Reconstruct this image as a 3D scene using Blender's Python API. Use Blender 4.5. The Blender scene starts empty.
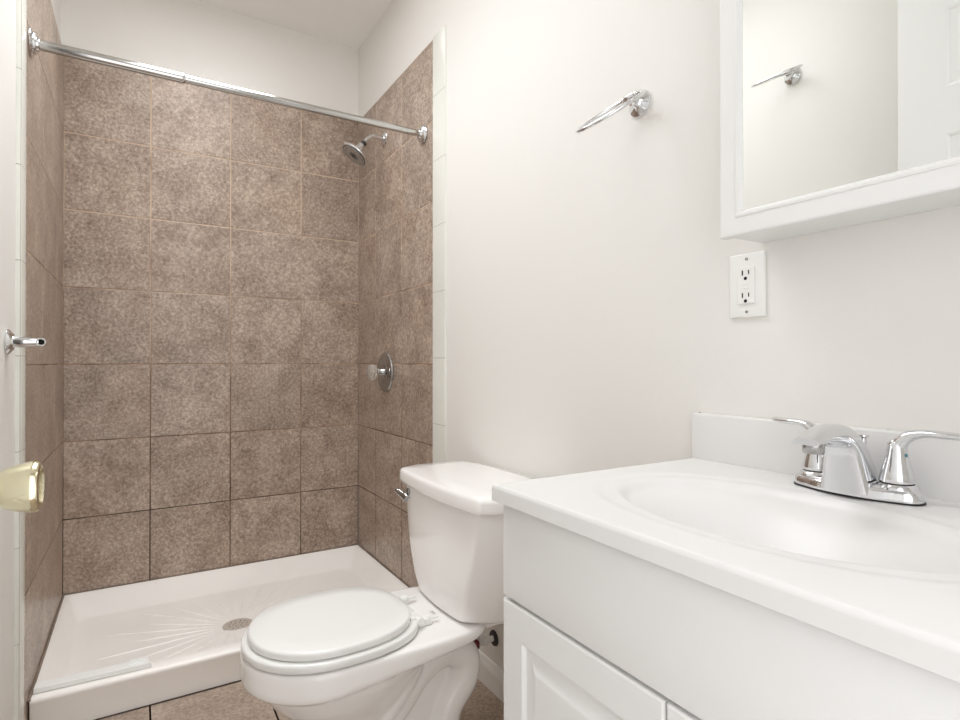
import bpy, bmesh, math, random
from mathutils import Vector, Matrix
random.seed(7)
PI = math.pi
sc = bpy.context.scene
col = sc.collection

# ------------------------------------------------------------------ camera
cam_d = bpy.data.cameras.new('camera'); cam = bpy.data.objects.new('camera', cam_d); col.objects.link(cam)
YAW, PITCH, ROLL, FPX = 0.5429, 0.0043, 0.0, 562.82
fw = Vector((math.sin(YAW)*math.cos(PITCH), math.cos(YAW)*math.cos(PITCH), math.sin(PITCH)))
r0 = Vector((math.cos(YAW), -math.sin(YAW), 0)); u0 = r0.cross(fw)
rt = r0*math.cos(ROLL)+u0*math.sin(ROLL); up = -r0*math.sin(ROLL)+u0*math.cos(ROLL)
M = Matrix((rt, up, -fw)).transposed().to_4x4(); M.translation = Vector((0.2623, -2.7618, 1.0233))
cam.matrix_world = M
cam_d.sensor_width = 36.0; cam_d.lens = 36.0*FPX/960.0; cam_d.clip_start = 0.02
sc.camera = cam

# ------------------------------------------------------------------ light
w = bpy.data.worlds.new('world'); sc.world = w; w.use_nodes = True
w.node_tree.nodes['Background'].inputs[0].default_value = (1.0, 1.0, 1.0, 1)
w.node_tree.nodes['Background'].inputs[1].default_value = 1.75
def area(name, loc, rot, sx, sy, power, color, spread=180):
    l = bpy.data.lights.new(name, 'AREA'); l.shape = 'RECTANGLE'; l.size = sx; l.size_y = sy
    l.energy = power; l.color = color; l.spread = math.radians(spread)
    o = bpy.data.objects.new(name, l); col.objects.link(o); o.location = loc; o.rotation_euler = rot
    return o
area('ceiling_soft_fill', (0.52, -1.05, 2.60), (0, 0, 0), 0.50, 1.5, 7.4, (0.95, 0.975, 1.0), 118)  # unseen soft light, size and spread shaped to light the room evenly
area('upper_wall_fill', (0.52, -1.05, 2.59), (0, 0, 0), 0.50, 1.3, 7.6, (0.95, 0.975, 1.0), 180)  # second unseen light, added to brighten the upper walls and ceiling
area('vanity_light', (1.10, -2.42, 2.20), (0, math.radians(60), 0), 0.12, 0.55, .5, (0.97, 0.985, 1.0))
sc.view_settings.view_transform = 'Standard'; sc.view_settings.look = 'None'
sc.view_settings.exposure = 0.19; sc.view_settings.gamma = 1.0
try: sc.view_settings.use_curve_mapping = False
except Exception: pass
try:
    sc.cycles.max_bounces = 14; sc.cycles.diffuse_bounces = 8; sc.cycles.glossy_bounces = 8
except Exception: pass

# ------------------------------------------------------------------ materials
def s2l(c):
    return tuple(((v/255)/12.92 if v/255 <= .04045 else ((v/255+.055)/1.055)**2.4) for v in c)
def mat(name, rgb, rough=.5, metal=0., spec=.5, bump=0., bscale=60., var=0., coat=0.):
    m = bpy.data.materials.new(name); m.use_nodes = True; nt = m.node_tree; b = nt.nodes['Principled BSDF']
    c = s2l(rgb)
    b.inputs['Base Color'].default_value = (*c, 1); b.inputs['Roughness'].default_value = rough
    b.inputs['Metallic'].default_value = metal; b.inputs['Specular IOR Level'].default_value = spec
    b.inputs['Coat Weight'].default_value = coat; b.inputs['Coat Roughness'].default_value = .04
    tc = nt.nodes.new('ShaderNodeTexCoord')
    no = nt.nodes.new('ShaderNodeTexNoise'); no.inputs['Scale'].default_value = bscale; no.inputs['Detail'].default_value = 4
    nt.links.new(tc.outputs['Object'], no.inputs['Vector'])
    if bump:
        bp = nt.nodes.new('ShaderNodeBump'); bp.inputs['Strength'].default_value = bump; bp.inputs['Distance'].default_value = .002
        nt.links.new(no.outputs['Fac'], bp.inputs['Height']); nt.links.new(bp.outputs['Normal'], b.inputs['Normal'])
    if var:
        n2 = nt.nodes.new('ShaderNodeTexNoise'); n2.inputs['Scale'].default_value = 3.; n2.inputs['Detail'].default_value = 3
        nt.links.new(tc.outputs['Object'], n2.inputs['Vector'])
        r = nt.nodes.new('ShaderNodeValToRGB')
        r.color_ramp.elements[0].position = .35; r.color_ramp.elements[1].position = .65
        r.color_ramp.elements[0].color = (*[v*(1-var) for v in c], 1); r.color_ramp.elements[1].color = (*[min(1, v*(1+var*.4)) for v in c], 1)
        nt.links.new(n2.outputs['Fac'], r.inputs['Fac']); nt.links.new(r.outputs['Color'], b.inputs['Base Color'])
    return m

def tile_mat(name, lo, mid, hi, scale=16., rough=.34, bumpy=.25):
    m = bpy.data.materials.new(name); m.use_nodes = True; nt = m.node_tree; N = nt.nodes; L = nt.links
    b = N['Principled BSDF']; b.inputs['Roughness'].default_value = rough
    tc = N.new('ShaderNodeTexCoord'); geo = N.new('ShaderNodeNewGeometry')
    mul = N.new('ShaderNodeMath'); mul.operation = 'MULTIPLY'; mul.inputs[1].default_value = 37.
    L.new(geo.outputs['Random Per Island'], mul.inputs[0])
    def noise(s, d, r=.6, dist=0.):
        n = N.new('ShaderNodeTexNoise'); n.noise_dimensions = '4D'
        n.inputs['Scale'].default_value = s; n.inputs['Detail'].default_value = d; n.inputs['Roughness'].default_value = r
        n.inputs['Distortion'].default_value = dist
        L.new(tc.outputs['Object'], n.inputs['Vector']); L.new(mul.outputs[0], n.inputs['W']); return n
    a = noise(7.5, 6, .65, .3); f = noise(scale*5.5, 9, .82, .15)
    mx = N.new('ShaderNodeMath'); mx.operation = 'MULTIPLY_ADD'; mx.inputs[1].default_value = .25
    L.new(a.outputs['Fac'], mx.inputs[0])
    m2 = N.new('ShaderNodeMath'); m2.operation = 'MULTIPLY'; m2.inputs[1].default_value = .75
    L.new(f.outputs['Fac'], m2.inputs[0]); L.new(m2.outputs[0], mx.inputs[2])
    r = N.new('ShaderNodeValToRGB'); cr = r.color_ramp
    cr.elements[0].position = .40; cr.elements[0].color = (*s2l(lo), 1)
    cr.elements[1].position = .61; cr.elements[1].color = (*s2l(hi), 1)
    e = cr.elements.new(.5); e.color = (*s2l(mid), 1)
    L.new(mx.outputs[0], r.inputs['Fac'])
    hs = N.new('ShaderNodeHueSaturation')
    mr = N.new('ShaderNodeMapRange'); mr.inputs['To Min'].default_value = .93; mr.inputs['To Max'].default_value = 1.07
    L.new(geo.outputs['Random Per Island'], mr.inputs['Value']); L.new(mr.outputs[0], hs.inputs['Value'])
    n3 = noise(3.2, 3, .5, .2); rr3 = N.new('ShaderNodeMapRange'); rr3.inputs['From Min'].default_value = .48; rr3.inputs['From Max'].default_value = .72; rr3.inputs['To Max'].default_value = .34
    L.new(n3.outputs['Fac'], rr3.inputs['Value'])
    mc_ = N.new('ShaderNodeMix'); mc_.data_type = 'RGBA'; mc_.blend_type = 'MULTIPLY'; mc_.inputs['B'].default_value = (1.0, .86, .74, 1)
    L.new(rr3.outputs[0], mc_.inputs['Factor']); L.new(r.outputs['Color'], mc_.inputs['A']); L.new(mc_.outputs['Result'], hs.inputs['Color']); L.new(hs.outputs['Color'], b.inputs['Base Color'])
    bp = N.new('ShaderNodeBump'); bp.inputs['Strength'].default_value = bumpy; bp.inputs['Distance'].default_value = .0015
    L.new(f.outputs['Fac'], bp.inputs['Height']); L.new(bp.outputs['Normal'], b.inputs['Normal'])
    return m

def grout_mat():
    # tan grout, brown with mildew stains low down
    m = bpy.data.materials.new('grout'); m.use_nodes = True; nt = m.node_tree; N = nt.nodes; L = nt.links
    b = N['Principled BSDF']; b.inputs['Roughness'].default_value = .8
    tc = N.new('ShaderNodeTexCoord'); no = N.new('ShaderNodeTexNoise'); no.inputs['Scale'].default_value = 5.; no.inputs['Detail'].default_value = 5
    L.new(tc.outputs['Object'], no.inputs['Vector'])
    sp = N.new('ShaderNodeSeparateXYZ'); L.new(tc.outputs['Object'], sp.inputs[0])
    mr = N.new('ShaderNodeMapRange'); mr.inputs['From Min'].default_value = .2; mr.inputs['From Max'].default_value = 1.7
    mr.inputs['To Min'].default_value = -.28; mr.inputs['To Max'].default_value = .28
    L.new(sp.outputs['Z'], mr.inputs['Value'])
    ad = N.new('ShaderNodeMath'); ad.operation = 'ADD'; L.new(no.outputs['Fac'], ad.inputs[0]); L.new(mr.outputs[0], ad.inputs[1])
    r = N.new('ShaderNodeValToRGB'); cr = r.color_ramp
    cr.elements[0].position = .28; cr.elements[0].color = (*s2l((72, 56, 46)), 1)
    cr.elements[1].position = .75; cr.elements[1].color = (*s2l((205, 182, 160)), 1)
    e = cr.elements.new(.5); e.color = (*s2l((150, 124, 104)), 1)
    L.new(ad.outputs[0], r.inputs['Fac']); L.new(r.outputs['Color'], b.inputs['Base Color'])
    return m

M_WALL = mat('wall_paint', (232, 230, 226), .6, bump=.12, bscale=260)
M_CEIL = mat('ceiling_paint', (243, 241, 238), .8, bump=.1, bscale=200)
M_TRIM = mat('trim_paint', (238, 238, 236), .35)
M_DOOR = mat('door_paint', (238, 238, 238), .4)
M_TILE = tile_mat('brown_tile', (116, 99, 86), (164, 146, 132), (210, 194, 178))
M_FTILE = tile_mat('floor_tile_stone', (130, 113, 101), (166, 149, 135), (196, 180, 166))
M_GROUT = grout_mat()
M_BULL = mat('white_bullnose_glaze', (226, 226, 219), .2, var=.04)
M_WGROUT = mat('white_grout', (160, 155, 146), .8)
M_PAN = mat('shower_pan_acrylic', (252, 249, 245), .3, var=.05)
M_CHROME = mat('chrome', (225, 226, 228), .07, 1.0)
M_DARKCHROME = mat('dull_chrome', (178, 177, 176), .16, 1.0)
M_GASKET = mat('black_rubber', (22, 22, 24), .5)
M_NOZZLE = mat('dark_spray_rubber', (52, 50, 50), .5)
M_PORC = mat('porcelain', (245, 243, 241), .09, coat=.5)
M_SEAT = mat('white_seat_enamel', (234, 234, 232), .16)
M_PLASTIC = mat('white_plastic', (240, 240, 238), .3)
M_COUNTER = mat('cultured_marble', (227, 226, 225), .3, spec=.3)
M_CAB = mat('white_thermofoil', (229, 229, 228), .38, bump=.04, bscale=150)
M_MIRROR = mat('mirror_silver', (240, 242, 240), .0, 1.0)
M_BRASS = mat('pale_brass', (226, 219, 188), .14, 1.0)
M_RED = mat('dark_red_plastic', (110, 22, 32), .45)
M_ROD = mat('rod_chrome', (200, 199, 197), .11, 1.0)
M_ALU = mat('white_aluminium', (250, 252, 250), .3)
M_DRAIN = mat('pale_drain_metal', (214, 206, 196), .3, .3)
M_DRAINHOLE = mat('drain_hole_shade', (120, 108, 96), .8)  # shade inside the drain holes, painted as the colour of flat discs
M_GREY = mat('grey_print', (140, 140, 140), .6)
M_SHADOW = mat('dark_hole', (14, 14, 14), .9)
M_BLUE = mat('teal_mark', (30, 120, 135), .4)
M_ACRYL = mat('clear_acrylic', (236, 232, 224), .05)
M_ACRYL.node_tree.nodes['Principled BSDF'].inputs['Transmission Weight'].default_value = .75
M_ACRYL.node_tree.nodes['Principled BSDF'].inputs['IOR'].default_value = 1.45
M_CAULK = mat('stained_caulk', (138, 124, 111), .7, var=.3)

# ------------------------------------------------------------------ mesh helpers
def V(*a): return Vector(a)
class MB:
    def __init__(s): s.bm = bmesh.new()
    def quad(s, pts, mi=0):
        f = s.bm.faces.new([s.bm.verts.new(p) for p in pts]); f.material_index = mi; return f
    def box(s, a, b, bevel=0., seg=2, mi=0):
        x0, y0, z0 = [min(p, q) for p, q in zip(a, b)]; x1, y1, z1 = [max(p, q) for p, q in zip(a, b)]
        r = bmesh.ops.create_cube(s.bm, size=1.0); vs = r['verts']
        for v in vs: v.co = V(x0+(v.co.x+.5)*(x1-x0), y0+(v.co.y+.5)*(y1-y0), z0+(v.co.z+.5)*(z1-z0))
        fs = {f for v in vs for f in v.link_faces}
        for f in fs: f.material_index = mi
        if bevel:
            es = list({e for v in vs for e in v.link_edges})
            bmesh.ops.bevel(s.bm, geom=es, offset=bevel, segments=seg, profile=.5, affect='EDGES', clamp_overlap=True)
        return s
    def loft(s, rings, cap0=True, cap1=True, closed=True, mi=0):
        R = [[s.bm.verts.new(p) for p in r] for r in rings]; n = len(R[0])
        for a, b in zip(R[:-1], R[1:]):
            for i in range(n if closed else n-1):
                j = (i+1) % n
                f = s.bm.faces.new((a[i], a[j], b[j], b[i])); f.material_index = mi
        if cap0 and closed: s.bm.faces.new(R[0][::-1]).material_index = mi
        if cap1 and closed: s.bm.faces.new(R[-1]).material_index = mi
        return s
    def tube(s, pts, rad, n=20, mi=0, flat=None):
        # swept circle (or ellipse: flat gives per-point (side, normal) radii) with a stable frame
        pts = [Vector(p) for p in pts]; rr = rad if isinstance(rad, (list, tuple)) else [rad]*len(pts)
        t = [(pts[min(i+1, len(pts)-1)]-pts[max(i-1, 0)]).normalized() for i in range(len(pts))]
        ref = V(0, 0, 1) if abs(t[0].z) < .9 else V(0, 1, 0)
        x = t[0].cross(ref).normalized(); rings = []
        for i, p in enumerate(pts):
            x = (x - t[i]*x.dot(t[i])).normalized(); y = t[i].cross(x)
            ra, rb = (flat[i] if flat else (rr[i], rr[i]))
            rings.append([p + x*math.cos(2*PI*k/n)*ra + y*math.sin(2*PI*k/n)*rb for k in range(n)])
        return s.loft(rings, mi=mi)
    def lathe(s, prof, c, axis, n=40, mi=0):
        # prof: list of (radius, height along axis)
        axis = Vector(axis).normalized(); ref = V(0, 0, 1) if abs(axis.z) < .9 else V(1, 0, 0)
        x = axis.cross(ref).normalized(); y = axis.cross(x); c = Vector(c)
        rings = [[c + axis*h + (x*math.cos(2*PI*k/n)+y*math.sin(2*PI*k/n))*max(r, 1e-5) for k in range(n)] for r, h in prof]
        return s.loft(rings, mi=mi)
    def build(s, name, m, parent=None, smooth=True, angle=35):
        bmesh.ops.recalc_face_normals(s.bm, faces=s.bm.faces[:])
        me = bpy.data.meshes.new(name); s.bm.to_mesh(me); s.bm.free()
        for mm in (m if isinstance(m, (list, tuple)) else [m]): me.materials.append(mm)
        if smooth:
            me.polygons.foreach_set('use_smooth', [True]*len(me.polygons))
            try: me.set_sharp_from_angle(angle=math.radians(angle))
            except Exception: pass
        o = bpy.data.objects.new(name, me); col.objects.link(o)
        if parent:
            o.parent = parent
            o.matrix_parent_inverse = Matrix.Translation(parent.location).inverted() if parent.type == 'EMPTY' else Matrix()
        return o
def tag(o, label=None, cat=None, group=None, kind=None):
    if label: o['label'] = label
    if cat: o['category'] = cat
    if group: o['group'] = group
    if kind: o['kind'] = kind
    return o
def thing(name, loc, label, cat, group=None):
    o = bpy.data.objects.new(name, None); col.objects.link(o); o.location = loc; o.empty_display_size = .05
    return tag(o, label, cat, group)
def apply_mods(o):
    dg = bpy.context.evaluated_depsgraph_get(); dg.update()
    me = bpy.data.meshes.new_from_object(o.evaluated_get(dg)); o.modifiers.clear(); old = o.data; o.data = me
    bpy.data.meshes.remove(old)
def chaikin(pts, it=2):
    for _ in range(it):
        q = []
        for i in range(len(pts)):
            a, b = Vector(pts[i]), Vector(pts[(i+1) % len(pts)])
            q += [a*.75+b*.25, a*.25+b*.75]
        pts = q
    return pts
def cr(pts, n=8):
    # catmull-rom through points of any dimension
    P = [tuple(p) for p in pts]; P = [P[0]]+P+[P[-1]]; out = []
    for i in range(1, len(P)-2):
        for k in range(n):
            t = k/n
            out.append(tuple(.5*((2*P[i][d])+(-P[i-1][d]+P[i+1][d])*t+(2*P[i-1][d]-5*P[i][d]+4*P[i+1][d]-P[i+2][d])*t*t
                       +(-P[i-1][d]+3*P[i][d]-3*P[i+1][d]+P[i+2][d])*t**3) for d in range(len(P[i]))))
    out.append(P[-2]); return out

# ------------------------------------------------------------------ dimensions
W = 1.209            # face of the tile on the right wall
XR = 1.212           # face of the painted right wall
XL = -0.012          # face of the painted left wall
YB = 0.010           # painted back wall above the tile
YF = -2.80           # inside face of the wall behind the camera
ZC = 2.620
ZT = 2.249           # top of the tile
ROWS = [0.102, .40, .708, 1.016, 1.324, 1.632, 1.94, ZT]

# ------------------------------------------------------------------ structure
def struct(o): o['kind'] = 'structure'; return o
struct(MB().box((XL-.1, YF-.1, ZC), (XR+.1, YB+.1, ZC+.1)).build('ceiling', M_CEIL, smooth=False))
wall_back = struct(MB().box((XL-.1, YB, -.1), (XR+.1, YB+.1, ZC)).build('wall_back', M_WALL, smooth=False))
wall_right = struct(MB().box((XR, YF-.1, -.1), (XR+.1, YB, ZC)).build('wall_right', M_WALL, smooth=False))
wall_left = struct(MB().box((XL-.1, YF-.1, -.1), (XL, YB, ZC)).build('wall_left', M_WALL, smooth=False))
fb = MB(); DX0, DX1, DZ = .10, .90, 2.14
fb.box((XL, YF-.1, 0), (DX0, YF, ZC)); fb.box((DX1, YF-.1, 0), (XR, YF, ZC)); fb.box((DX0, YF-.1, DZ), (DX1, YF, ZC))
struct(fb.build('wall_front', M_WALL, smooth=False))

def tile_field(name, P, us, vs_of, mt, parent, gap=.0023, lift=.0012, ch=.0012):
    """P(u, v, h) -> world point, h is the height above the grout bed; vs_of(i) -> joints of column i"""
    mb = MB()
    for i in range(len(us)-1):
        vs = vs_of(i)
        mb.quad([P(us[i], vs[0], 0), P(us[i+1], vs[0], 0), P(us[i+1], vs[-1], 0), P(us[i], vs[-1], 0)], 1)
        for a, b in zip(vs[:-1], vs[1:]):
            j = [random.uniform(-.0006, .0006) for _ in range(4)]
            u0_, u1_, v0_, v1_ = us[i]+gap+j[0], us[i+1]-gap+j[1], a+gap+j[2], b-gap+j[3]
            lf = lift
            out = [(u0_, v0_), (u1_, v0_), (u1_, v1_), (u0_, v1_)]
            inn = [(u0_+ch, v0_+ch), (u1_-ch, v0_+ch), (u1_-ch, v1_-ch), (u0_+ch, v1_-ch)]
            mb.loft([[P(*q, 0) for q in out], [P(*q, lf*.6) for q in out], [P(*q, lf) for q in inn]], cap0=False)
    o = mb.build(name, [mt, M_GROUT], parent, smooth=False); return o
T = .0012
tile_field('tile_panel', lambda u, v, h: V(u, T-h, v), [0, .299, .6111, .9232, W], lambda i: ROWS, M_TILE, wall_back)
tile_field('tile_panel', lambda u, v, h: V(W+T-h, -u, v), [0, .2407, .5504, .8533], lambda i: [0.002] + ROWS[1:], M_TILE, wall_right)
tile_field('tile_panel', lambda u, v, h: V(-T+h, -u, v), [0, .235, .53, .852], lambda i: [0.002]+[z for z in ROWS[1:]], M_TILE, wall_left)
# mortar body behind the tile, so its top edge has thickness
struct(MB().box((-.012, .0015, .0), (W+.003, YB, ZT)).build('tile_backing', M_WGROUT, wall_back, smooth=False))
struct(MB().box((W+.0015, -.8533, 0), (XR, YB-.001, ZT)).build('tile_backing', M_WGROUT, wall_right, smooth=False))
struct(MB().box((XL, -.852, 0), (-.0015, YB-.001, ZT)).build('tile_backing', M_WGROUT, wall_left, smooth=False))

def bullnose(parent, sx, xface, xwall, ya, yb, z0ref, label):
    # column of small white glazed trim tiles that rounds back to the paint
    mb = MB(); zs = [z0ref + k*.246 for k in range(-5, 6)]
    zs = [z for z in zs if .02 < z < ZT-.02]; zs = [.002]+zs+[ZT]
    prof = []
    d = abs(xwall-xface)
    prof.append((xwall, ya)); prof.append((xface, ya))
    for k in range(1, 9):
        a = k/8*PI/2
        prof.append((xface + sx*d*(1-math.cos(a)), yb + d*.8 - math.sin(a)*d*.8))
    for a, b in zip(zs[:-1], zs[1:]):
        mb.loft([[V(x, y, a+.0008) for x, y in prof], [V(x, y, b-.0008) for x, y in prof]], closed=True)
    mb.box((xface+sx*.0015, ya-.0005, .002), (xwall, yb+.004, ZT-.001), mi=1)
    mb.build('tile_border', [M_BULL, M_WGROUT], parent, smooth=True, angle=40)
bullnose(wall_right, 1, W-.004, XR, -.8545, -.952, 1.040, '')
bullnose(wall_left, -1, 0.0, XL, -.853, -.920, 1.040, '')

# floor
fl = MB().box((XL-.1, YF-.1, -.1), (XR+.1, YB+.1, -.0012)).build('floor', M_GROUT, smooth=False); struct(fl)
fx = [XL]+[.291-.313+.313*k for k in range(0, 5)]; fx = [XL, .289, .603, .917, XR]
fy = [.812, 1.112, 1.424, 1.736, 2.048, 2.36, 2.672, 2.90]
tile_field('floor_tile', lambda u, v, h: V(u, -v, -T+h), fx, lambda i: fy, M_FTILE, fl, gap=.0025)

# baseboards
def baseboard(name, x0, x1, y0, y1, axis):
    # profile: flat board with a stepped moulded top
    prof = [(0, 0), (.013, 0), (.013, .058), (.0115, .062), (.0115, .066), (.009, .070), (.0065, .078), (.0045, .083), (0, .085)]
    mb = MB()
    if axis == 'right': mb.loft([[V(XR-a, y0, b) for a, b in prof], [V(XR-a, y1, b) for a, b in prof]])
    if axis == 'left': mb.loft([[V(XL+a, y0, b) for a, b in prof], [V(XL+a, y1, b) for a, b in prof]])
    if axis == 'front': mb.loft([[V(x0, YF+a, b) for a, b in prof], [V(x1, YF+a, b) for a, b in prof]])
    struct(mb.build(name, M_TRIM, smooth=False))
baseboard('baseboard_right', 0, 0, -.953, -2.034, 'right')
baseboard('baseboard_left', 0, 0, -.921, YF, 'left')

# door, swung open against the left wall
door = MB(); DY0, DY1, DXa, DXb, DTOP = -2.775, -2.013, .0825, .1175, 2.09
door.box((DXa+.004, DY0, .012), (DXb-.004, DY1, DTOP))
def door_face(mb, xf, s):
    # stiles, rails and raised panels; s = +1 for the face towards the room
    ys = [DY0, DY0+.112, DY0+.325, DY1-.325, DY1-.110, DY1]
    zs = [.012, .25, .86, 1.02, 1.630, 1.755, 1.965, DTOP]
    for i in range(5):
        for k in range(7):
            a, b, c, d = ys[i], ys[i+1], zs[k], zs[k+1]
            if i in (1, 3) and k in (1, 3, 5):
                rr = lambda m_, h: [V(xf+s*h, a+m_, c+m_), V(xf+s*h, b-m_, c+m_), V(xf+s*h, b-m_, d-m_), V(xf+s*h, a+m_, d-m_)]
                mb.loft([rr(0, .0), rr(.006, -.002), rr(.010, -.006), rr(.018, -.006), rr(.034, -.001), rr(.040, -.001)], cap0=False)
            else: mb.quad([V(xf, a, c), V(xf, b, c), V(xf, b, d), V(xf, a, d)])
    for (p, q) in (((DY0, .012), (DY0, DTOP)), ((DY1, .012), (DY1, DTOP)), ((DY0, DTOP), (DY1, DTOP)), ((DY0, .012), (DY1, .012))):
        mb.quad([V(xf, *p), V(xf, *q), V(xf-s*.01, *q), V(xf-s*.01, *p)])
door_face(door, DXb, 1); door_face(door, DXa, -1)
door_o = struct(door.build('door_1', M_DOOR, smooth=False))
kb = MB(); kc = (DXb, -2.070, .903)
kb.lathe([(.0, -.001), (.031, -.001), (.031, .003), (.026, .007), (.014, .010), (.0115, .016), (.0115, .026), (.016, .030), (.0198, .036), (.0228, .046),
          (.0248, .055), (.0248, .0585), (.0232, .0615), (.0195, .0625), (.018, .0605), (.0, .0600)], kc, (1, 0, 0), 48)
tag(kb.build('door_knob', M_BRASS, door_o), 'pale brass door knob')
lb = MB(); lb.box((DXa+.006, DY1-.001, .86), (DXb-.006, DY1+.0015, .92), .001); lb.build('latch_plate', M_BRASS, door_o)
# door casing round the opening behind the camera
cs = MB(); cs.box((DX0-.008, YF, 0), (DX0+.002, YF+.012, DZ)); cs.box((DX1, YF, 0), (DX1+.07, YF+.015, DZ+.07), .003); cs.box((DX0-.008, YF, DZ), (DX1, YF+.015, DZ+.07), .003)
struct(cs.build('trim_1', M_TRIM, smooth=False))

# ------------------------------------------------------------------ shower pan
def rrect(x0, x1, y0, y1, r, z, n=6):
    p = []
    for cx_, cy_, a0 in ((x1-r, y1-r, 0), (x0+r, y1-r, PI/2), (x0+r, y0+r, PI), (x1-r, y0+r, 1.5*PI)):
        for k in range(n+1):
            a = a0+k/n*PI/2; p.append(V(cx_+r*math.cos(a), cy_+r*math.sin(a), z))
    return p
PX0, PX1, PY0, PY1, PZ = .0045, W-.002, -.812, -.002, .102
pan = MB()
rings = [rrect(PX0, PX1, PY0+.006, PY1, .003, 0.0), rrect(PX0, PX1, PY0+.002, PY1, .003, .086), rrect(PX0, PX1, PY0, PY1, .003, .091), rrect(PX0, PX1, PY0+.001, PY1, .004, .097), rrect(PX0+.001, PX1-.001, PY0+.005, PY1-.001, .006, PZ),
         rrect(PX0+.013, PX1-.013, -.752, PY1-.013, .025, PZ+.0005), rrect(PX0+.018, PX1-.018, -.746, PY1-.018, .028, PZ-.002),
         rrect(PX0+.022, PX1-.024, -.741, PY1-.026, .030, PZ-.008), rrect(PX0+.050, PX1-.080, -.716, PY1-.122, .045, PZ-.050),
         rrect(PX0+.056, PX1-.088, -.710, PY1-.134, .045, PZ-.0555), rrect(PX0+.066, PX1-.098, -.700, PY1-.146, .045, PZ-.058)]
DC = V(.580, -.470, .035)
last = rings[-1]
for f_, dz in ((.75, -.0602), (.5, -.0625), (.28, -.0645)):
    rings.append([V(DC.x+(p.x-DC.x)*f_, DC.y+(p.y-DC.y)*f_, PZ+dz) for p in last])
for r_, z_ in ((.070, .0362), (.062, .0360), (.056, .0330)):
    rings.append([V(DC.x+r_*math.cos(math.atan2(p.y-DC.y, p.x-DC.x)), DC.y+r_*math.sin(math.atan2(p.y-DC.y, p.x-DC.x)), z_) for p in last])
pan.loft(rings)
# anti-slip ribs fanning out from the drain
RX0, RX1, RY0, RY1 = PX0+.066, PX1-.098, -.700, PY1-.146
def floor_t(x, y):
    return max((x-DC.x)/(RX1-DC.x), (DC.x-x)/(DC.x-RX0), (y-DC.y)/(RY1-DC.y), (DC.y-y)/(DC.y-RY0))
def floor_z(x, y):
    t = floor_t(x, y); P_ = [(.12, .0362), (.28, .0375), (.5, .0395), (.75, .0418), (1., .044)]
    for (a, za), (b, zb) in zip(P_[:-1], P_[1:]):
        if t <= b: return za+(zb-za)*max(0, (t-a)/(b-a))
    return .044
for k in range(30):
    a = 2*PI*(k+.5)/30; ca, sa = math.cos(a), math.sin(a)
    rmax = .93/floor_t(DC.x+ca, DC.y+sa)
    r1 = .085; mxr = min(rmax, .44 if k % 2 else .33)
    if mxr < r1+.03: continue
    n = 10; pts = []; rr = []
    for i in range(n+1):
        r = r1+(mxr-r1)*i/n; x, y = DC.x+ca*r, DC.y+sa*r
        pts.append((x, y, floor_z(x, y)-.0005)); q = math.sin(PI*min(max(i/n, .04), .96))**.4
        rr.append(((.0040+.0035*i/n)*q, .0036*q))
    pan.tube(pts, 0, 12, flat=rr)
pan_root = thing('shower_pan', (.6, -.4, 0), 'cream shower pan with raised threshold and ribbed floor beneath the brown tile', 'shower pan')
pan.build('basin', M_PAN, pan_root, angle=50)
dr = MB(); dr.lathe([(0, 0), (.053, 0), (.054, .002), (.050, .0035), (.0, .003)], (DC.x, DC.y, .0333), (0, 0, 1), 40)
d_o = tag(dr.build('drain', M_DRAIN, pan_root), 'pale metal drain grate')
dh = MB()
for rr_, nn in ((.016, 6), (.032, 11)):
    for k in range(nn):
        a = 2*PI*k/nn; dh.lathe([(0, 0), (.0028, 0), (.0028, .0006), (0, .0006)], (DC.x+rr_*math.cos(a), DC.y+rr_*math.sin(a), .0365), (0, 0, 1), 10)
dh.build('drain_holes', M_DRAINHOLE, d_o)
ck = MB(); ck.box((.001, -.006, PZ-.004), (W-.001, -.0005, PZ+.0028), .001); ck.box((W-.006, -.81, PZ-.004), (W-.0005, -.004, PZ+.0024), .001); ck.box((.0005, -.81, PZ-.004), (.008, -.004, PZ+.001), .001)
ck.build('caulk_line', M_CAULK, pan_root, smooth=False)

# loose length of shower-door track on the threshold
tr = MB(); trM = Matrix.Translation((.012, -.736, PZ+.0012)) @ Matrix.Rotation(math.radians(-1.5), 4, 'Z')
def trb(a, b, bv=.0006):
    m2 = MB(); m2.box(a, b, bv)
    for v in m2.bm.verts: v.co = trM @ v.co
    me = bpy.data.meshes.new('t'); m2.bm.to_mesh(me); m2.bm.free(); tr.bm.from_mesh(me); bpy.data.meshes.remove(me)
trb((0, -.050, .0025), (.282, -.047, .015)); trb((0, -.048, .012), (.275, -.012, .015)); trb((0, -.014, .0), (.262, -.011, .0148)); trb((0, -.046, 0), (.278, -.014, .0025))
trb((.225, -.030, .015), (.262, -.008, .019)); trb((0.262, -.049, .001), (.284, -.030, .0035))
tag(tr.build('door_track', M_ALU, smooth=False), 'short white metal shower door track lying on the pan threshold at left', 'door track')

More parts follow.
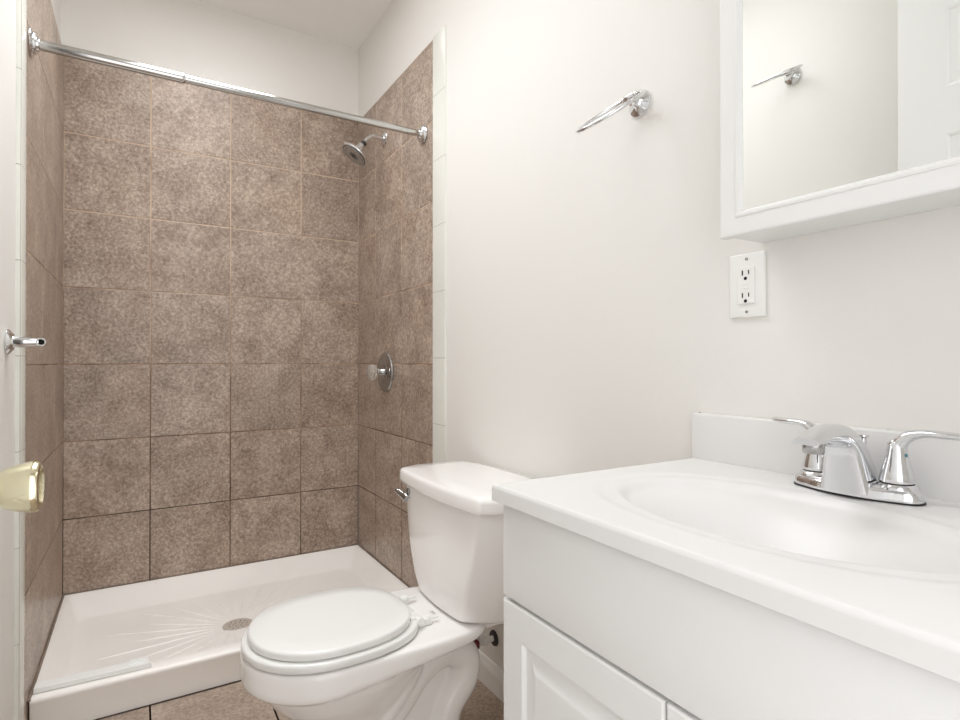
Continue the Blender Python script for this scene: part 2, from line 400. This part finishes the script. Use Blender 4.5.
# ------------------------------------------------------------------ shower rod
RL, RR_ = V(0.0, -.800, 1.903), V(W, -.768, 1.9135)
ax = (RR_-RL).normalized()
rod = thing('shower_curtain_rod', RL, 'long chrome telescoping curtain rod across the shower opening', 'curtain rod')
mb = MB(); mb.tube([RL+ax*.008, RL+ax*.37], .0150, 28); mb.build('outer_tube', M_ROD, rod)
mb = MB(); mb.tube([RL+ax*.365, RR_-ax*.012], .0128, 28); mb.lathe([(.0128, -.004), (.0155, -.004), (.0160, 0), (.0155, .006), (.0128, .010)], RL+ax*.37, ax, 28)
mb.build('inner_tube', M_ROD, rod)
fp = [(0, 0), (.037, 0), (.038, .003), (.035, .006), (.028, .008), (.029, .010), (.027, .013), (.0205, .015), (.0195, .020), (.015, .022)]
MB().lathe(fp, RL+V(.0006, 0, 0), (1, 0, 0)).build('flange', M_CHROME, rod)
fp2 = [(0, 0), (.0355, 0), (.0365, .004), (.034, .009), (.028, .013), (.022, .016), (.018, .024), (.0128, .026)]
MB().lathe(fp2, RR_-V(.0006, 0, 0), (-1, 0, 0)).build('flange', M_CHROME, rod)

# ------------------------------------------------------------------ shower head
ay, az = -.360, 2.035
sh = thing('shower_head', (W, ay, az), 'round chrome shower head on a bent arm below the curtain rod', 'shower head')
MB().lathe([(0, 0), (.030, 0), (.031, .003), (.027, .007), (.018, .010), (.0115, .012), (.0, .012)], (W-.0006, ay, az), (-1, 0, 0)).build('escutcheon', M_CHROME, sh)
arm = cr([(W-.008, ay, az), (W-.035, ay, az+.002), (W-.060, ay, az-.002), (W-.082, ay, az-.018), (W-.100, ay, az-.040)], 8)
MB().tube(arm, .0105, 20).build('arm', M_CHROME, sh)
hd = V(-.75, -.02, -.66).normalized(); hp = V(W-.098, ay, az-.038)
MB().lathe([(0, -.004), (.0115, -.004), (.0125, 0), (.0125, .016), (.011, .018), (.0, .018)], hp, hd).build('collar', M_NOZZLE, sh)
hd2 = V(-.55, .05, -.83).normalized(); hp2 = hp+hd*.014
head = MB().lathe([(0, 0), (.013, 0), (.0155, .006), (.0155, .016), (.019, .026), (.031, .038), (.056, .048), (.0630, .052), (.0645, .056), (.0630, .060), (.058, .0625), (.0, .0625)], hp2, hd2, 48).build('spray_head', M_CHROME, sh)
fc = MB(); fc.lathe([(0, .0620), (.0575, .0620), (.0570, .0650), (.030, .0655), (.028, .0640), (.026, .0655), (.014, .0665), (.012, .0650), (.010, .0670), (0, .0672)], hp2, hd2, 48)
face = fc.build('spray_face', M_NOZZLE, head)
nz = MB(); xx = hd2.cross(V(0, 0, 1)).normalized(); yy = hd2.cross(xx)
for rr_, nn in ((.045, 28), (.020, 14), (.006, 5)):
    for k in range(nn):
        a = 2*PI*k/nn; nz.lathe([(0, .064), (.0017, .064), (.0014, .0685), (0, .0685)], hp2+xx*rr_*math.cos(a)+yy*rr_*math.sin(a), hd2, 8)
nz.lathe([(.0520, .0640), (.0550, .0640), (.0545, .0662), (.0525, .0662)], hp2, hd2, 48)
nz.build('nozzle_ring', M_DARKCHROME, head)

# ------------------------------------------------------------------ shower valve
vy, vz = -.374, .980
vv = thing('shower_valve', (W, vy, vz), 'round chrome shower valve with a clear faceted knob on the right tile', 'shower valve')
pl = MB().lathe([(0, 0), (.088, 0), (.090, .003), (.086, .008), (.068, .012), (.063, .0105), (.058, .014), (.038, .020), (.030, .0195), (.0, .0195)], (W-.0006, vy, vz), (-1, 0, 0), 56).build('escutcheon', M_DARKCHROME, vv)
for s in (-1, 1): MB().lathe([(0, 0), (.0045, 0), (.004, .003), (0, .003)], (W-.009, vy, vz+s*.066), (-1, 0, 0), 16).build('screw', M_DARKCHROME, pl)
MB().lathe([(0, 0), (.016, 0), (.015, .020), (.019, .024), (.019, .030), (0, .030)], (W-.014, vy, vz), (-1, 0, 0), 32).build('stem', M_CHROME, vv)
kn = MB(); n = 10
for (r, h) in (): pass
prof = [(.0, 0), (.020, 0), (.031, .007), (.036, .018), (.035, .028), (.028, .038), (.016, .043), (0, .041)]
kn.lathe(prof, (W-.043, vy, vz), (-1, 0, 0), 10)
kn.build('knob', M_ACRYL, vv, smooth=False)
MB().lathe([(0, 0), (.0125, 0), (.0125, .003), (0, .0035)], (W-.0835, vy, vz), (-1, 0, 0), 24).build('knob_cap', M_CHROME, vv)

# ------------------------------------------------------------------ bare towel-bar post on the left wall
tp = thing('towel_bar_post', (XL, -1.028, 1.073), 'single bare chrome towel bar post on the left wall beside the shower', 'towel bar post')
MB().lathe([(0, 0), (.030, 0), (.031, .003), (.0295, .006), (.0225, .011), (.0190, .014), (0, .014)], (XL, -1.028, 1.073), (1, 0, 0)).build('flange', M_CHROME, tp)
ps = MB(); ps.lathe([(0, .010), (.0150, .010), (.0138, .030), (.0108, .050), (.0085, .062), (0, .064)], (XL, -1.028, 1.073), (1, 0, 0)); ps.build('stem', M_CHROME, tp)
ey = MB(); ec = V(XL+.067, -1.028, 1.073)
ey.lathe([(.0, -.0095), (.0102, -.0095), (.0112, -.007), (.0112, .007), (.0102, .0095), (.0072, .0095), (.0068, .001), (0, .001)], ec, (0, -1, 0), 32)
e_o = ey.build('socket', M_CHROME, tp)
MB().lathe([(0, .0012), (.0066, .0012), (.0066, .0018), (0, .0018)], ec, (0, -1, 0), 24).build('socket_hole', M_SHADOW, e_o)

# ------------------------------------------------------------------ towel rings
def towel_ring(root, P, s, dx, dz):
    """P is on the wall, s = -1 when the ring stands out from the right wall, +1 from the left wall"""
    MB().lathe([(0, 0), (.0285, 0), (.0300, .003), (.0290, .007), (.0230, .011), (.0160, .016), (.0125, .022), (.0105, .028), (0, .029)], P, (s, 0, 0)).build('post', M_CHROME, root)
    h = V(P[0]+s*.034, P[1], P[2]+.006)
    mb = MB(); mb.lathe([(0, -.015), (.0065, -.0145), (.0085, -.011), (.0090, 0), (.0085, .011), (.0065, .0145), (0, .015)], h, (0, 1, 0), 24)
    for e in (-1, 1):
        mb.lathe([(0, -.0075), (.0045, -.006), (.0070, -.002), (.0074, 0), (.0070, .002), (.0045, .006), (0, .0075)], h+V(0, e*.0185, 0), (0, 1, 0), 20)
    mb.build('hinge', M_CHROME, root)
    d = V(s*dx, 0, -dz).normalized(); yv = V(0, 1, 0); R = .077
    c = h + d*(R-.002); rb = MB(); n = 72; rings = []
    for k in range(n):
        a = 2*PI*k/n; rad = d*math.cos(a)+yv*math.sin(a); nn = d.cross(yv)
        rings.append([c+rad*R + rad*.0040*math.cos(2*PI*j/14)+nn*.0040*math.sin(2*PI*j/14) for j in range(14)])
    rings.append(rings[0])
    rb.loft(rings, cap0=False, cap1=False); bmesh.ops.remove_doubles(rb.bm, verts=rb.bm.verts[:], dist=1e-6)
    rb.build('ring', M_CHROME, root)
tr1 = thing('towel_ring', (XR, -1.879, 1.597), 'chrome towel ring sticking out from the wall above the toilet', 'towel ring')
towel_ring(tr1, (XR, -1.879, 1.597), -1, .80, .60)
tr2 = thing('towel_ring', (XL, -1.642, 2.028), 'chrome towel ring on the opposite wall, seen only in the mirror', 'towel ring')
towel_ring(tr2, (XL, -1.642, 2.028), 1, .90, .44)

# ------------------------------------------------------------------ toilet
CY = -1.388
toilet = thing('toilet', (.83, CY, 0), 'white two piece toilet with closed lid between vanity and shower', 'toilet')
def outline(xf, xb, hw, z, sq=2.35, sqb=4.0, n=56, xm=None):
    # front half egg-shaped, back half squarer; xm = widest point
    xm = xm if xm is not None else xf+hw*1.05
    p = []
    for k in range(n):
        a = 2*PI*k/n; c, s_ = math.cos(a), math.sin(a)
        e = sq if c < 0 else sqb
        x = (xm + (xb-xm)*abs(c)**(2/e)) if c >= 0 else (xm - (xm-xf)*abs(c)**(2/e))
        y = hw*(1 if s_ > 0 else -1)*abs(s_)**(2/(e if c < 0 else sqb))
        p.append(V(x, CY+y, z))
    return p
bw = MB()
ZR = .358
bw.loft([outline(.72, .86, .06, .05), outline(.605, .850, .082, .10, xm=.72, sqb=2.4), outline(.588, .862, .100, .16, xm=.70, sqb=2.3), outline(.560, .872, .120, .20, xm=.68, sqb=2.3),
         outline(.518, .885, .144, .242, xm=.67, sqb=2.4), outline(.488, .900, .162, .280, xm=.67, sqb=2.6), outline(.477, .905, .168, .297, xm=.67, sqb=2.6), outline(.472, .905, .168, .33, xm=.67, sqb=2.6)])
# rim band and deck: flat slab, thinner towards the tank
def slab(z_of, grow, hw_=.1760):
    return [V(p.x, p.y, z_of(p.x)) for p in outline(.4595-grow, 1.040+grow*.3, hw_+grow, 0, 2.1, 6., 72, xm=.655)]
bw.loft([slab(lambda x: .318+max(0, x-.6)*.03, -.020), slab(lambda x: .290+max(0, x-.6)*.095, -.007), slab(lambda x: .296+max(0, x-.6)*.09, -.001), slab(lambda x: .306+max(0, x-.6)*.075, .0010), slab(lambda x: ZR-.010, 0), slab(lambda x: ZR-.0025, -.003), slab(lambda x: ZR, -.010)])
bw.box((.90, CY-.13, ZR-.03), (1.17, CY+.13, ZR), .01)
# pedestal web, foot and the swelling trapway
bw.loft([[V(x, CY+y, z) for x, y in ((.62, -w_*.6), (.66, -w_), (xb_-.05, -w_), (xb_, -w_*.7), (xb_, w_*.7), (xb_-.05, w_), (.66, w_), (.62, w_*.6))]
         for z, w_, xb_ in ((0, .105, 1.01), (.022, .105, 1.01), (.032, .092, .995), (.10, .070, .975), (.2, .062, .99), (.30, .070, 1.03), (.335, .10, 1.05))])
for s in (-1, 1):
    pth = cr([(.66, CY+s*.056, .05), (.735, CY+s*.058, .095), (.805, CY+s*.058, .170), (.872, CY+s*.060, .245), (.945, CY+s*.062, .276), (1.000, CY+s*.062, .245), (.998, CY+s*.060, .185), (.955, CY+s*.058, .125), (.938, CY+s*.060, .06), (.938, CY+s*.062, .0)], 6)
    bw.tube(pth, [.038]*6+[.042]*6+[.043]*(len(pth)-12), 18)
    pth = cr([(.635, CY+s*.062, .085), (.71, CY+s*.072, .12), (.785, CY+s*.082, .185), (.835, CY+s*.092, .265), (.848, CY+s*.094, .315)], 6)
    bw.tube(pth, .027, 16)
bowl = bw.build('bowl', M_PORC, toilet)
rm = bowl.modifiers.new('r', 'REMESH'); rm.mode = 'VOXEL'; rm.voxel_size = .0045; rm.use_smooth_shade = True
sm = bowl.modifiers.new('s', 'SMOOTH'); sm.factor = .6; sm.iterations = 5
apply_mods(bowl)
# bolt caps
for s in (-1, 1): MB().lathe([(0, 0), (.017, 0), (.017, .012), (.012, .022), (0, .026)], (.86, CY+s*.118, .0), (0, 0, 1), 24).build('bolt_cap', M_PLASTIC, toilet)

def ring_mesh(xf, xb, hw, z0, z1, rnd, name, m, hole=None):
    mb = MB(); o = lambda g, z: outline(xf+g, xb-g*.6, hw-g, z, 2.1, 2.6, 72, xm=.650)
    rings = [o(.002, z0), o(.0005, z0+.0006), o(0, z0+.002), o(0, z1-rnd), o(rnd*.3, z1-rnd*.35), o(rnd, z1)]
    if hole: rings = rings + [o(hole, z1), o(hole+rnd, z0), o(rnd, z0)]; mb.loft(rings, cap0=False, cap1=False)
    else:
        rings.append(o(.05, z1+.0012)); mb.loft(rings)
    return mb.build(name, m, toilet, angle=60)
ring_mesh(.4600, .874, .1755, ZR+.003, ZR+.0215, .0050, 'seat', M_SEAT, hole=.07)
ring_mesh(.4740, .852, .1655, ZR+.0250, ZR+.0430, .0065, 'lid', M_SEAT)
for s in (-1, 1):
    yh = CY-.004+s*.070
    hb = MB()
    hb.box((.855, yh-.013, ZR+.0005), (.898, yh+.014, ZR+.009), .003)
    hb.tube([(.862, yh-.022, ZR+.019), (.862, yh+.024, ZR+.019)], .0085, 18)
    hb.box((.840, yh-.010, ZR+.012), (.865, yh+.010, ZR+.027), .003)
    hb.lathe([(0, 0), (.013, 0), (.013, .010), (.010, .014), (0, .0145)], (.886, yh, ZR+.006), (0, 0, 1), 24)
    h_o = hb.build('hinge', M_PLASTIC, toilet)
    wb = MB(); wb.box((.890, yh-.005, ZR+.010), (.920, yh+.005, ZR+.0155), .002); wb.build('bolt_cover', M_PLASTIC, h_o)
# small grey maker's mark on the deck
mk = MB()
for i, (a, b) in enumerate((((0, 0), (.006, .012)), ((.006, .012), (.011, .001)), ((.011, .001), (.017, .012)), ((.017, .012), (.023, 0)))):
    p0 = V(.925+a[1]*.8, CY-.012-a[0], ZR+.0004); p1 = V(.925+b[1]*.8, CY-.012-b[0], ZR+.0004); t = (p1-p0).normalized().cross(V(0, 0, 1))*.0010
    mk.quad([p0-t, p1-t, p1+t, p0+t])
mk.build('maker_mark', M_GREY, toilet, smooth=False)

# tank
def tank_ring(z, xf, hf, hs, bow, xside=.07, xb=1.200):
    pts = [(xb, -hs*.97), (xb, hs*.97), (xf+xside+.06, hs), (xf+xside, hs), (xf+.012, hf+ (hs-hf)*.28), (xf, hf), (xf-bow*.7, hf*.5), (xf-bow, 0), (xf-bow*.7, -hf*.5), (xf, -hf), (xf+.012, -hf-(hs-hf)*.28), (xf+xside, -hs), (xf+xside+.06, -hs)]
    return [V(p[0], CY+p[1], z) for p in chaikin([V(a, b, 0) for a, b in pts], 2)]
tk = MB(); rs = []
for z, xf, hf, hs, bow in cr([(.3595, .985, .100, .165, .004), (.364, .958, .116, .178, .008), (.383, .953, .126, .186, .010), (.42, .951, .148, .200, .012), (.48, .950, .172, .216, .013), (.55, .951, .194, .230, .014), (.62, .953, .210, .240, .014), (.668, .955, .218, .245, .014)], 3):
    rs.append(tank_ring(z, xf, hf, hs, bow))
tk.loft(rs); tk.build('tank', M_PORC, toilet, angle=50)
ld = MB(); L0 = lambda g, z: tank_ring(z, .941+g, .236-g, .262-g, .016, .055, 1.206-g*.5)
ld.loft([L0(.010, .6610), L0(.003, .6612), L0(.0005, .664), L0(0, .670), L0(.001, .689), L0(.0025, .695), L0(.006, .6995), L0(.013, .702), L0(.06, .703)])
ld.build('tank_lid', M_PORC, toilet, angle=50)
# flush lever
lv = MB(); LY = CY+.188
lv.lathe([(0, 0), (.016, 0), (.016, .006), (.009, .010), (.009, .018), (0, .018)], (.953, LY-.008, .632), (-1, .25, 0), 24)
lvo = lv.build('flush_handle', M_DARKCHROME, toilet)
l2 = MB(); l2.tube(cr([(.935, LY-.026, .620), (.932, LY-.010, .627), (.928, LY+.006, .633), (.925, LY+.016, .637), (.924, LY+.022, .638)], 5), 0, 16, flat=[(.007, .0125)]*5+[(.007, .0105)]*8+[(.007, .0075)]*8)
l2.build('lever', M_DARKCHROME, lvo)

# water supply valve on the wall beside the toilet
VY, VZ = -1.275, .162
sv = thing('water_supply_valve', (XR, VY, VZ), 'white water supply valve with dark red handle on the wall behind the toilet', 'valve')
MB().lathe([(0, 0), (.024, 0), (.023, .004), (.010, .007), (0, .007)], (XR, VY, VZ), (-1, 0, 0), 28).build('escutcheon', M_NOZZLE, sv)
mb = MB(); mb.tube([(XR-.004, VY, VZ), (XR-.060, VY, VZ)], .009, 18); mb.lathe([(0, 0), (.014, 0), (.014, .02), (0, .02)], (XR-.025, VY, VZ), (-1, 0, 0), 6)
mb.lathe([(0, -.004), (.011, -.004), (.011, .03), (.008, .034), (0, .034)], (XR-.052, VY, VZ), (0, 0, 1), 20)
mb.build('valve_body', M_PLASTIC, sv)
mb = MB(); mb.tube([(XR-.052, VY, VZ), (XR-.052, VY+.012, VZ-.001)], .006, 14); mb.box((XR-.082, VY-.016, VZ-.012), (XR-.062, VY+.024, VZ+.012), .004)
mb.build('valve_handle', M_RED, sv)
mb = MB(); mb.tube(cr([(XR-.052, VY, VZ+.03), (XR-.056, VY+.006, VZ+.08), (XR-.075, VY+.03, VZ+.13), (XR-.09, VY+.045, .352)], 6), .005, 12)
mb.build('supply_hose', M_PLASTIC, sv)

# ------------------------------------------------------------------ vanity cabinet
VY0, VY1, VX = -2.660, -2.035, .742        # ends and front plane of the doors
vc = thing('vanity_cabinet', (.99, -2.33, 0), 'white vanity cabinet with raised panel doors under the sink top', 'cabinet')
CX = VX+.019
for ya in (VY1, VY0+.016):
    mb = MB(); mb.box((CX+.002, ya-.016, 0), (XR-.002, ya, .8090), .0008); mb.build('side_panel', M_CAB, vc, smooth=False)
mb = MB(); mb.box((CX+.002, VY0+.017, .09), (XR-.02, VY1-.017, .105)); mb.build('bottom_panel', M_CAB, vc, smooth=False)
mb = MB(); mb.box((CX+.060, VY0+.017, 0), (CX+.075, VY1-.017, .0895)); mb.build('toe_kick', M_CAB, vc, smooth=False)
mb = MB(); mb.box((CX, VY0, .775), (CX+.018, VY1, .8095)); mb.box((CX, VY0, .645), (CX+.018, VY1, .68)); mb.box((CX, VY0, .09), (CX+.018, VY1, .12))
mb.box((CX, VY1-.03, .12), (CX+.018, VY1, .775)); mb.box((CX, VY0, .12), (CX+.018, VY0+.03, .775)); mb.box((CX, -2.365, .12), (CX+.018, -2.332, .645)); mb.build('face_frame', M_CAB, vc, smooth=False)
mb = MB(); mb.box((VX, VY0, .6660), (CX-.0003, VY1, .8085), .0025, 3); mb.build('false_drawer_front', M_CAB, vc, smooth=True)
def cab_door(y0, y1, z0, z1):
    mb = MB(); xf = VX
    rr = lambda m_, h: [V(xf+h, y0+m_, z0+m_), V(xf+h, y1-m_, z0+m_), V(xf+h, y1-m_, z1-m_), V(xf+h, y0+m_, z1-m_)]
    mb.loft([rr(0, .0187), rr(0, .003), rr(.0012, .0008), rr(.003, 0), rr(.050, 0), rr(.052, .002), rr(.055, .0055), rr(.060, .0065), rr(.063, .0065), rr(.080, .0012), rr(.083, .0004), rr(.086, .0002)])
    return mb.build('door', M_CAB, vc, smooth=True, angle=20)
cab_door(-2.3462, VY1, .11, .6605); cab_door(VY0, -2.3497, .11, .6605)

# ------------------------------------------------------------------ sink top
ST = thing('sink_top', (.98, -2.34, .8105), 'white sink countertop with oval basin and backsplash on the vanity', 'sink countertop')
BX, BY, AX, AY = .948, -2.338, .163, .260
def sstep(t): t = min(max(t, 0), 1); return t*t*(3-2*t)
def basin_z(x, y):
    r = (abs((x-BX)/AX)**2.25+abs((y-BY)/AY)**2.25)**(1/2.25)
    if r >= 1.02: return 0.
    z = -.0030*sstep((1.02-r)/.10)
    r2 = math.sqrt(((x-BX-.004)/(AX*.86))**2+((y-BY)/(AY*.86))**2)
    if r2 < 1.03:
        z -= .095*sstep((1.03-r2)/.95)**1.0*(1-.25*min(r2, 1.))+.010*sstep((1.03-r2)/.12)
    return z
x0, x1, y0, y1 = .728, 1.1935, -2.668, -2.025
ex = [(x0, -.0252), (x0, -.0246), (x0, -.0066), (x0, -.006), (x0+.0008, -.003), (x0+.0025, -.0010), (x0+.006, 0), (x0+.0066, 0)]
NX = 110; ex += [(x0+.0066+(x1-x0-.0066)*k/NX, 0) for k in range(1, NX+1)]
e0 = [(y0, -.0252), (y0, -.0246), (y0, -.0066), (y0, -.006), (y0+.0008, -.003), (y0+.0025, -.0010), (y0+.006, 0)]
e1 = [(y1-.006, 0), (y1-.0025, -.0010), (y1-.0008, -.003), (y1, -.006), (y1, -.0066), (y1, -.0246), (y1, -.0252)]
NY = 150; eyl = e0+[(y0+.006+(y1-y0-.012)*k/NY, 0) for k in range(1, NY)]+e1
mb = MB(); g = [[mb.bm.verts.new((x, y, .8357+min(zx, zy)+(basin_z(x, y) if zx == 0 and zy == 0 else 0))) for y, zy in eyl] for x, zx in ex]
for i in range(len(g)-1):
    for j in range(len(eyl)-1): mb.bm.faces.new((g[i][j], g[i+1][j], g[i+1][j+1], g[i][j+1]))
bmesh.ops.remove_doubles(mb.bm, verts=mb.bm.verts[:], dist=1e-5)
top = mb.build('countertop', M_COUNTER, ST, angle=28)
so = top.modifiers.new('s', 'SOLIDIFY'); so.thickness = .010; so.offset = -1 if top.data.polygons[len(top.data.polygons)//2+5].normal.z > 0 else 1
apply_mods(top)
mb = MB(); bsx0, bsx1 = 1.1935, XR-.0005
mb.box((bsx0-.001, y0, .8235), (bsx1, y1-.001, .9240), .0035, 3)
mb.build('backsplash', M_COUNTER, ST)
dz = .8357+basin_z(BX+.004, BY)
mb = MB(); mb.lathe([(0, 0), (.022, 0), (.0225, .0015), (.019, .0028), (.0165, .001), (.0, .001)], (BX+.004, BY, dz), (0, 0, 1), 36)
mb.lathe([(0, .001), (.0135, .0015), (.0150, .004), (.012, .006), (0, .0068)], (BX+.004, BY, dz), (0, 0, 1), 32); mb.build('sink_drain', M_CHROME, ST)
for yy_, zz_, rr_ in ((-2.036, .9256, .0018), (-2.362, .9250, .0011)):
    cb = MB(); cb.lathe([(0, 0), (rr_, 0), (rr_*.7, rr_), (0, rr_*1.2)], (bsx1-.006, yy_, zz_-.0018), (0, 0, 1), 10)
    cb.build('caulk_speck', M_CAULK, ST)

# ------------------------------------------------------------------ faucet
FX, FY, FZ = 1.141, -2.347, .8360
fa = thing('faucet', (FX, FY, FZ), 'chrome two handle bathroom faucet with arched spout behind the basin', 'faucet')
def plate(z, g, front=.008):
    p = []
    n = 80
    for k in range(n):
        a = 2*PI*k/n; c, s_ = math.cos(a), math.sin(a)
        y = (.083+g)*math.copysign(abs(s_)**(2/3.2), s_)
        hw = (.0265+g)
        x = hw*math.copysign(abs(c)**(2/2.6), c)
        if c < 0: x -= front*max(0, 1-(y/.06)**2)
        p.append(V(FX+x, FY+y, z))
    return p
MB().loft([plate(FZ, .0012), plate(FZ+.0022, .0012)]).build('gasket', M_GASKET, fa)
MB().loft([plate(FZ+.0022, 0), plate(FZ+.010, -.0002), plate(FZ+.015, -.0025), plate(FZ+.0185, -.0075), plate(FZ+.020, -.013)]).build('base_plate', M_CHROME, fa, angle=50)
# spout: profile in the xz plane, swept with a varying cross-section
sp = MB(); secs = []
# each: back/top point, front/bottom point (x, z offsets), half width
prof = [((.024, .012), (-.040, .006), .038), ((.018, .036), (-.041, .022), .034), ((.008, .058), (-.043, .040), .0300), ((-.006, .077), (-.045, .056), .0265), ((-.022, .0905), (-.050, .066), .0245),
        ((-.042, .1000), (-.058, .0725), .0235), ((-.063, .1025), (-.070, .0755), .0225), ((-.086, .1000), (-.086, .0785), .0220), ((-.108, .0930), (-.104, .0800), .0210), ((-.127, .0870), (-.124, .0775), .0190)]
for (bx, bz), (fx_, fz_), hw in cr([(*a, *b, c) for a, b, c in prof], 4) and [((q[0], q[1]), (q[2], q[3]), q[4]) for q in cr([(*a, *b, c) for a, b, c in prof], 4)]:
    ring = []
    for k in range(40):
        a = 2*PI*k/40; c, s_ = math.cos(a), math.sin(a)
        t = .5+.5*math.copysign(abs(c)**(2/3.0), c); yv = hw*math.copysign(abs(s_)**(2/3.4), s_)
        # narrower across the back of the spout
        yv *= (1-.22*t)
        ring.append(V(FX+fx_+(bx-fx_)*t, FY+yv, FZ+fz_+(bz-fz_)*t))
    secs.append(ring)
sp.loft(secs); spo = sp.build('spout', M_CHROME, fa, angle=60)
mb = MB(); mb.lathe([(0, 0), (.0120, 0), (.0135, .002), (.0135, .014), (.0115, .017), (0, .017)], (FX-.106, FY, FZ+.0815), (-.12, 0, -1), 28); ao = mb.build('aerator', M_DARKCHROME, spo)
mb = MB()
for hy, s in ((.052, 1), (-.052, -1)):
    c = (FX+.002, FY+hy, FZ+.017)
    MB().lathe([(0, 0), (.0250, 0), (.0235, .004), (.0205, .0065), (0, .0065)], c, (0, 0, 1), 40).build('handle_base', M_CHROME, fa)
    c = (c[0], c[1], FZ+.0225)
    hr = MB(); hr.lathe([(0, .0), (.0190, .0), (.0198, .0010), (.0198, .0030), (0, .0030)], c, (0, 0, 1), 40); go = hr.build('handle_gasket', M_GASKET, fa)
    hb = MB(); hb.lathe([(0, .0030), (.0205, .0030), (.0208, .005), (.0190, .015), (.0158, .028), (.0130, .040), (.0118, .048), (.0112, .054), (.0080, .059), (0, .060)], c, (0, 0, 1), 40)
    ln = .86 if s > 0 else 1.0; bk = .020 if s > 0 else .004
    pts = cr([(c[0]+bk*q**2, c[1]+s*y_*ln, c[2]+z_) for y_, z_, q in ((-.001, .040, 0), (.003, .054, .05), (.014, .0655, .15), (.032, .0710, .35), (.056, .0710, .6), (.076, .0705, .85), (.090, .0715, 1), (.094, .0720, 1.04))], 5)
    rad = cr([(.0108, .0108), (.0104, .0098), (.0088, .0076), (.0085, .0054), (.0100, .0050), (.0112, .0048), (.0085, .0038), (.0030, .0016)], 5)
    fl_ = [(a, b) for a, b in rad]
    h_o = hb.build('handle', M_CHROME, fa, angle=50)
    MB().tube(pts, 0, 22, flat=fl_).build('lever', M_CHROME, h_o, angle=60)
    if s < 0: MB().lathe([(0, 0), (.0028, 0), (.002, .001), (0, .0012)], (c[0]-.003, c[1]-.0122, c[2]+.040), (-.1, -1, .1), 14).build('cold_mark', M_BLUE, h_o)
mb = MB(); mb.tube([(FX+.018, FY-.003, FZ+.018), (FX+.018, FY-.003, FZ+.072)], .0022, 12); mb.lathe([(0, 0), (.0045, 0), (.0045, .010), (.0075, .0125), (.0075, .0150), (0, .0155)], (FX+.018, FY-.003, FZ+.068), (0, 0, 1), 24)
mb.build('lift_rod', M_CHROME, fa)

# ------------------------------------------------------------------ medicine cabinet
MC = thing('medicine_cabinet', (1.16, -2.47, 1.25), 'white framed mirror cabinet on the wall above the sink', 'mirror cabinet')
MY1, MY0, MZ0, MZ1, MXf = -2.157, -2.775, 1.2320, 1.93, 1.1000
MB().box((MXf+.0185, MY0+.003, MZ0+.004), (XR-.0005, MY1-.004, MZ1-.004), .0012).build('body', M_CAB, MC, smooth=False)
mb = MB()
rr = lambda m_, h: [V(MXf+h, MY0+m_, MZ0+m_), V(MXf+h, MY1-m_, MZ0+m_), V(MXf+h, MY1-m_, MZ1-m_), V(MXf+h, MY0+m_, MZ1-m_)]
mb.loft([rr(.0, .018), rr(0, .003), rr(.001, .0008), rr(.0035, 0), rr(.029, 0), rr(.0295, -.0012), rr(.033, -.0018), rr(.0365, -.0010), rr(.0375, .001), rr(.040, .0055)], cap0=True, cap1=False)
dr_ = mb.build('door', M_CAB, MC, smooth=False)
mb = MB(); mb.quad([V(MXf+.0052, MY0+.039, MZ0+.039), V(MXf+.0052, MY1-.039, MZ0+.039), V(MXf+.0052, MY1-.039, MZ1-.039), V(MXf+.0052, MY0+.039, MZ1-.039)])
mb.box((MXf+.0056, MY0+.036, MZ0+.036), (MXf+.0085, MY1-.036, MZ1-.036)); mb.build('mirror', M_MIRROR, dr_, smooth=False)

# ------------------------------------------------------------------ outlet
OY, OZ = -2.136, 1.1635
ou = thing('wall_outlet', (XR, OY, OZ), 'white duplex wall outlet under the corner of the mirror cabinet', 'outlet')
mb = MB(); mb.box((XR-.0055, OY-.0355, OZ-.0585), (XR, OY+.0355, OZ+.0585), .0028, 3); co = mb.build('cover_plate', M_PLASTIC, ou)
mb = MB()
rr = lambda m_, h: [V(XR-h, OY-.0168+m_, OZ-.0335+m_), V(XR-h, OY+.0168-m_, OZ-.0335+m_), V(XR-h, OY+.0168-m_, OZ+.0335-m_), V(XR-h, OY-.0168+m_, OZ+.0335-m_)]
mb.loft([rr(0, .0045), rr(0, .0082), rr(.001, .0088)]); ro = mb.build('receptacle', M_PLASTIC, ou, smooth=False)
for e in (1, -1):
    zc = OZ+e*.0205
    sb = MB(); sb.box((XR-.0092, OY+.0050, zc-.0020), (XR-.0085, OY+.0072, zc+.0070)); sb.box((XR-.0092, OY-.0072, zc-.0010), (XR-.0085, OY-.0052, zc+.0065))
    sb.lathe([(0, 0), (.0031, 0), (.0031, .0006), (0, .0006)], (XR-.0087, OY, zc-.0080), (-1, 0, 0), 16); sb.build('socket_slot', M_SHADOW, ro, smooth=False)
    mb = MB(); mb.box((XR-.0096, OY-.0060, OZ+e*.0036-.0026), (XR-.0086, OY+.0060, OZ+e*.0036+.0026), .0005); mb.build('reset_button', M_PLASTIC, ro, smooth=False)
    MB().lathe([(0, 0), (.0030, 0), (.0026, .001), (0, .0014)], (XR-.0054, OY, OZ+e*.048), (-1, 0, 0), 16).build('screw', M_DARKCHROME, co)
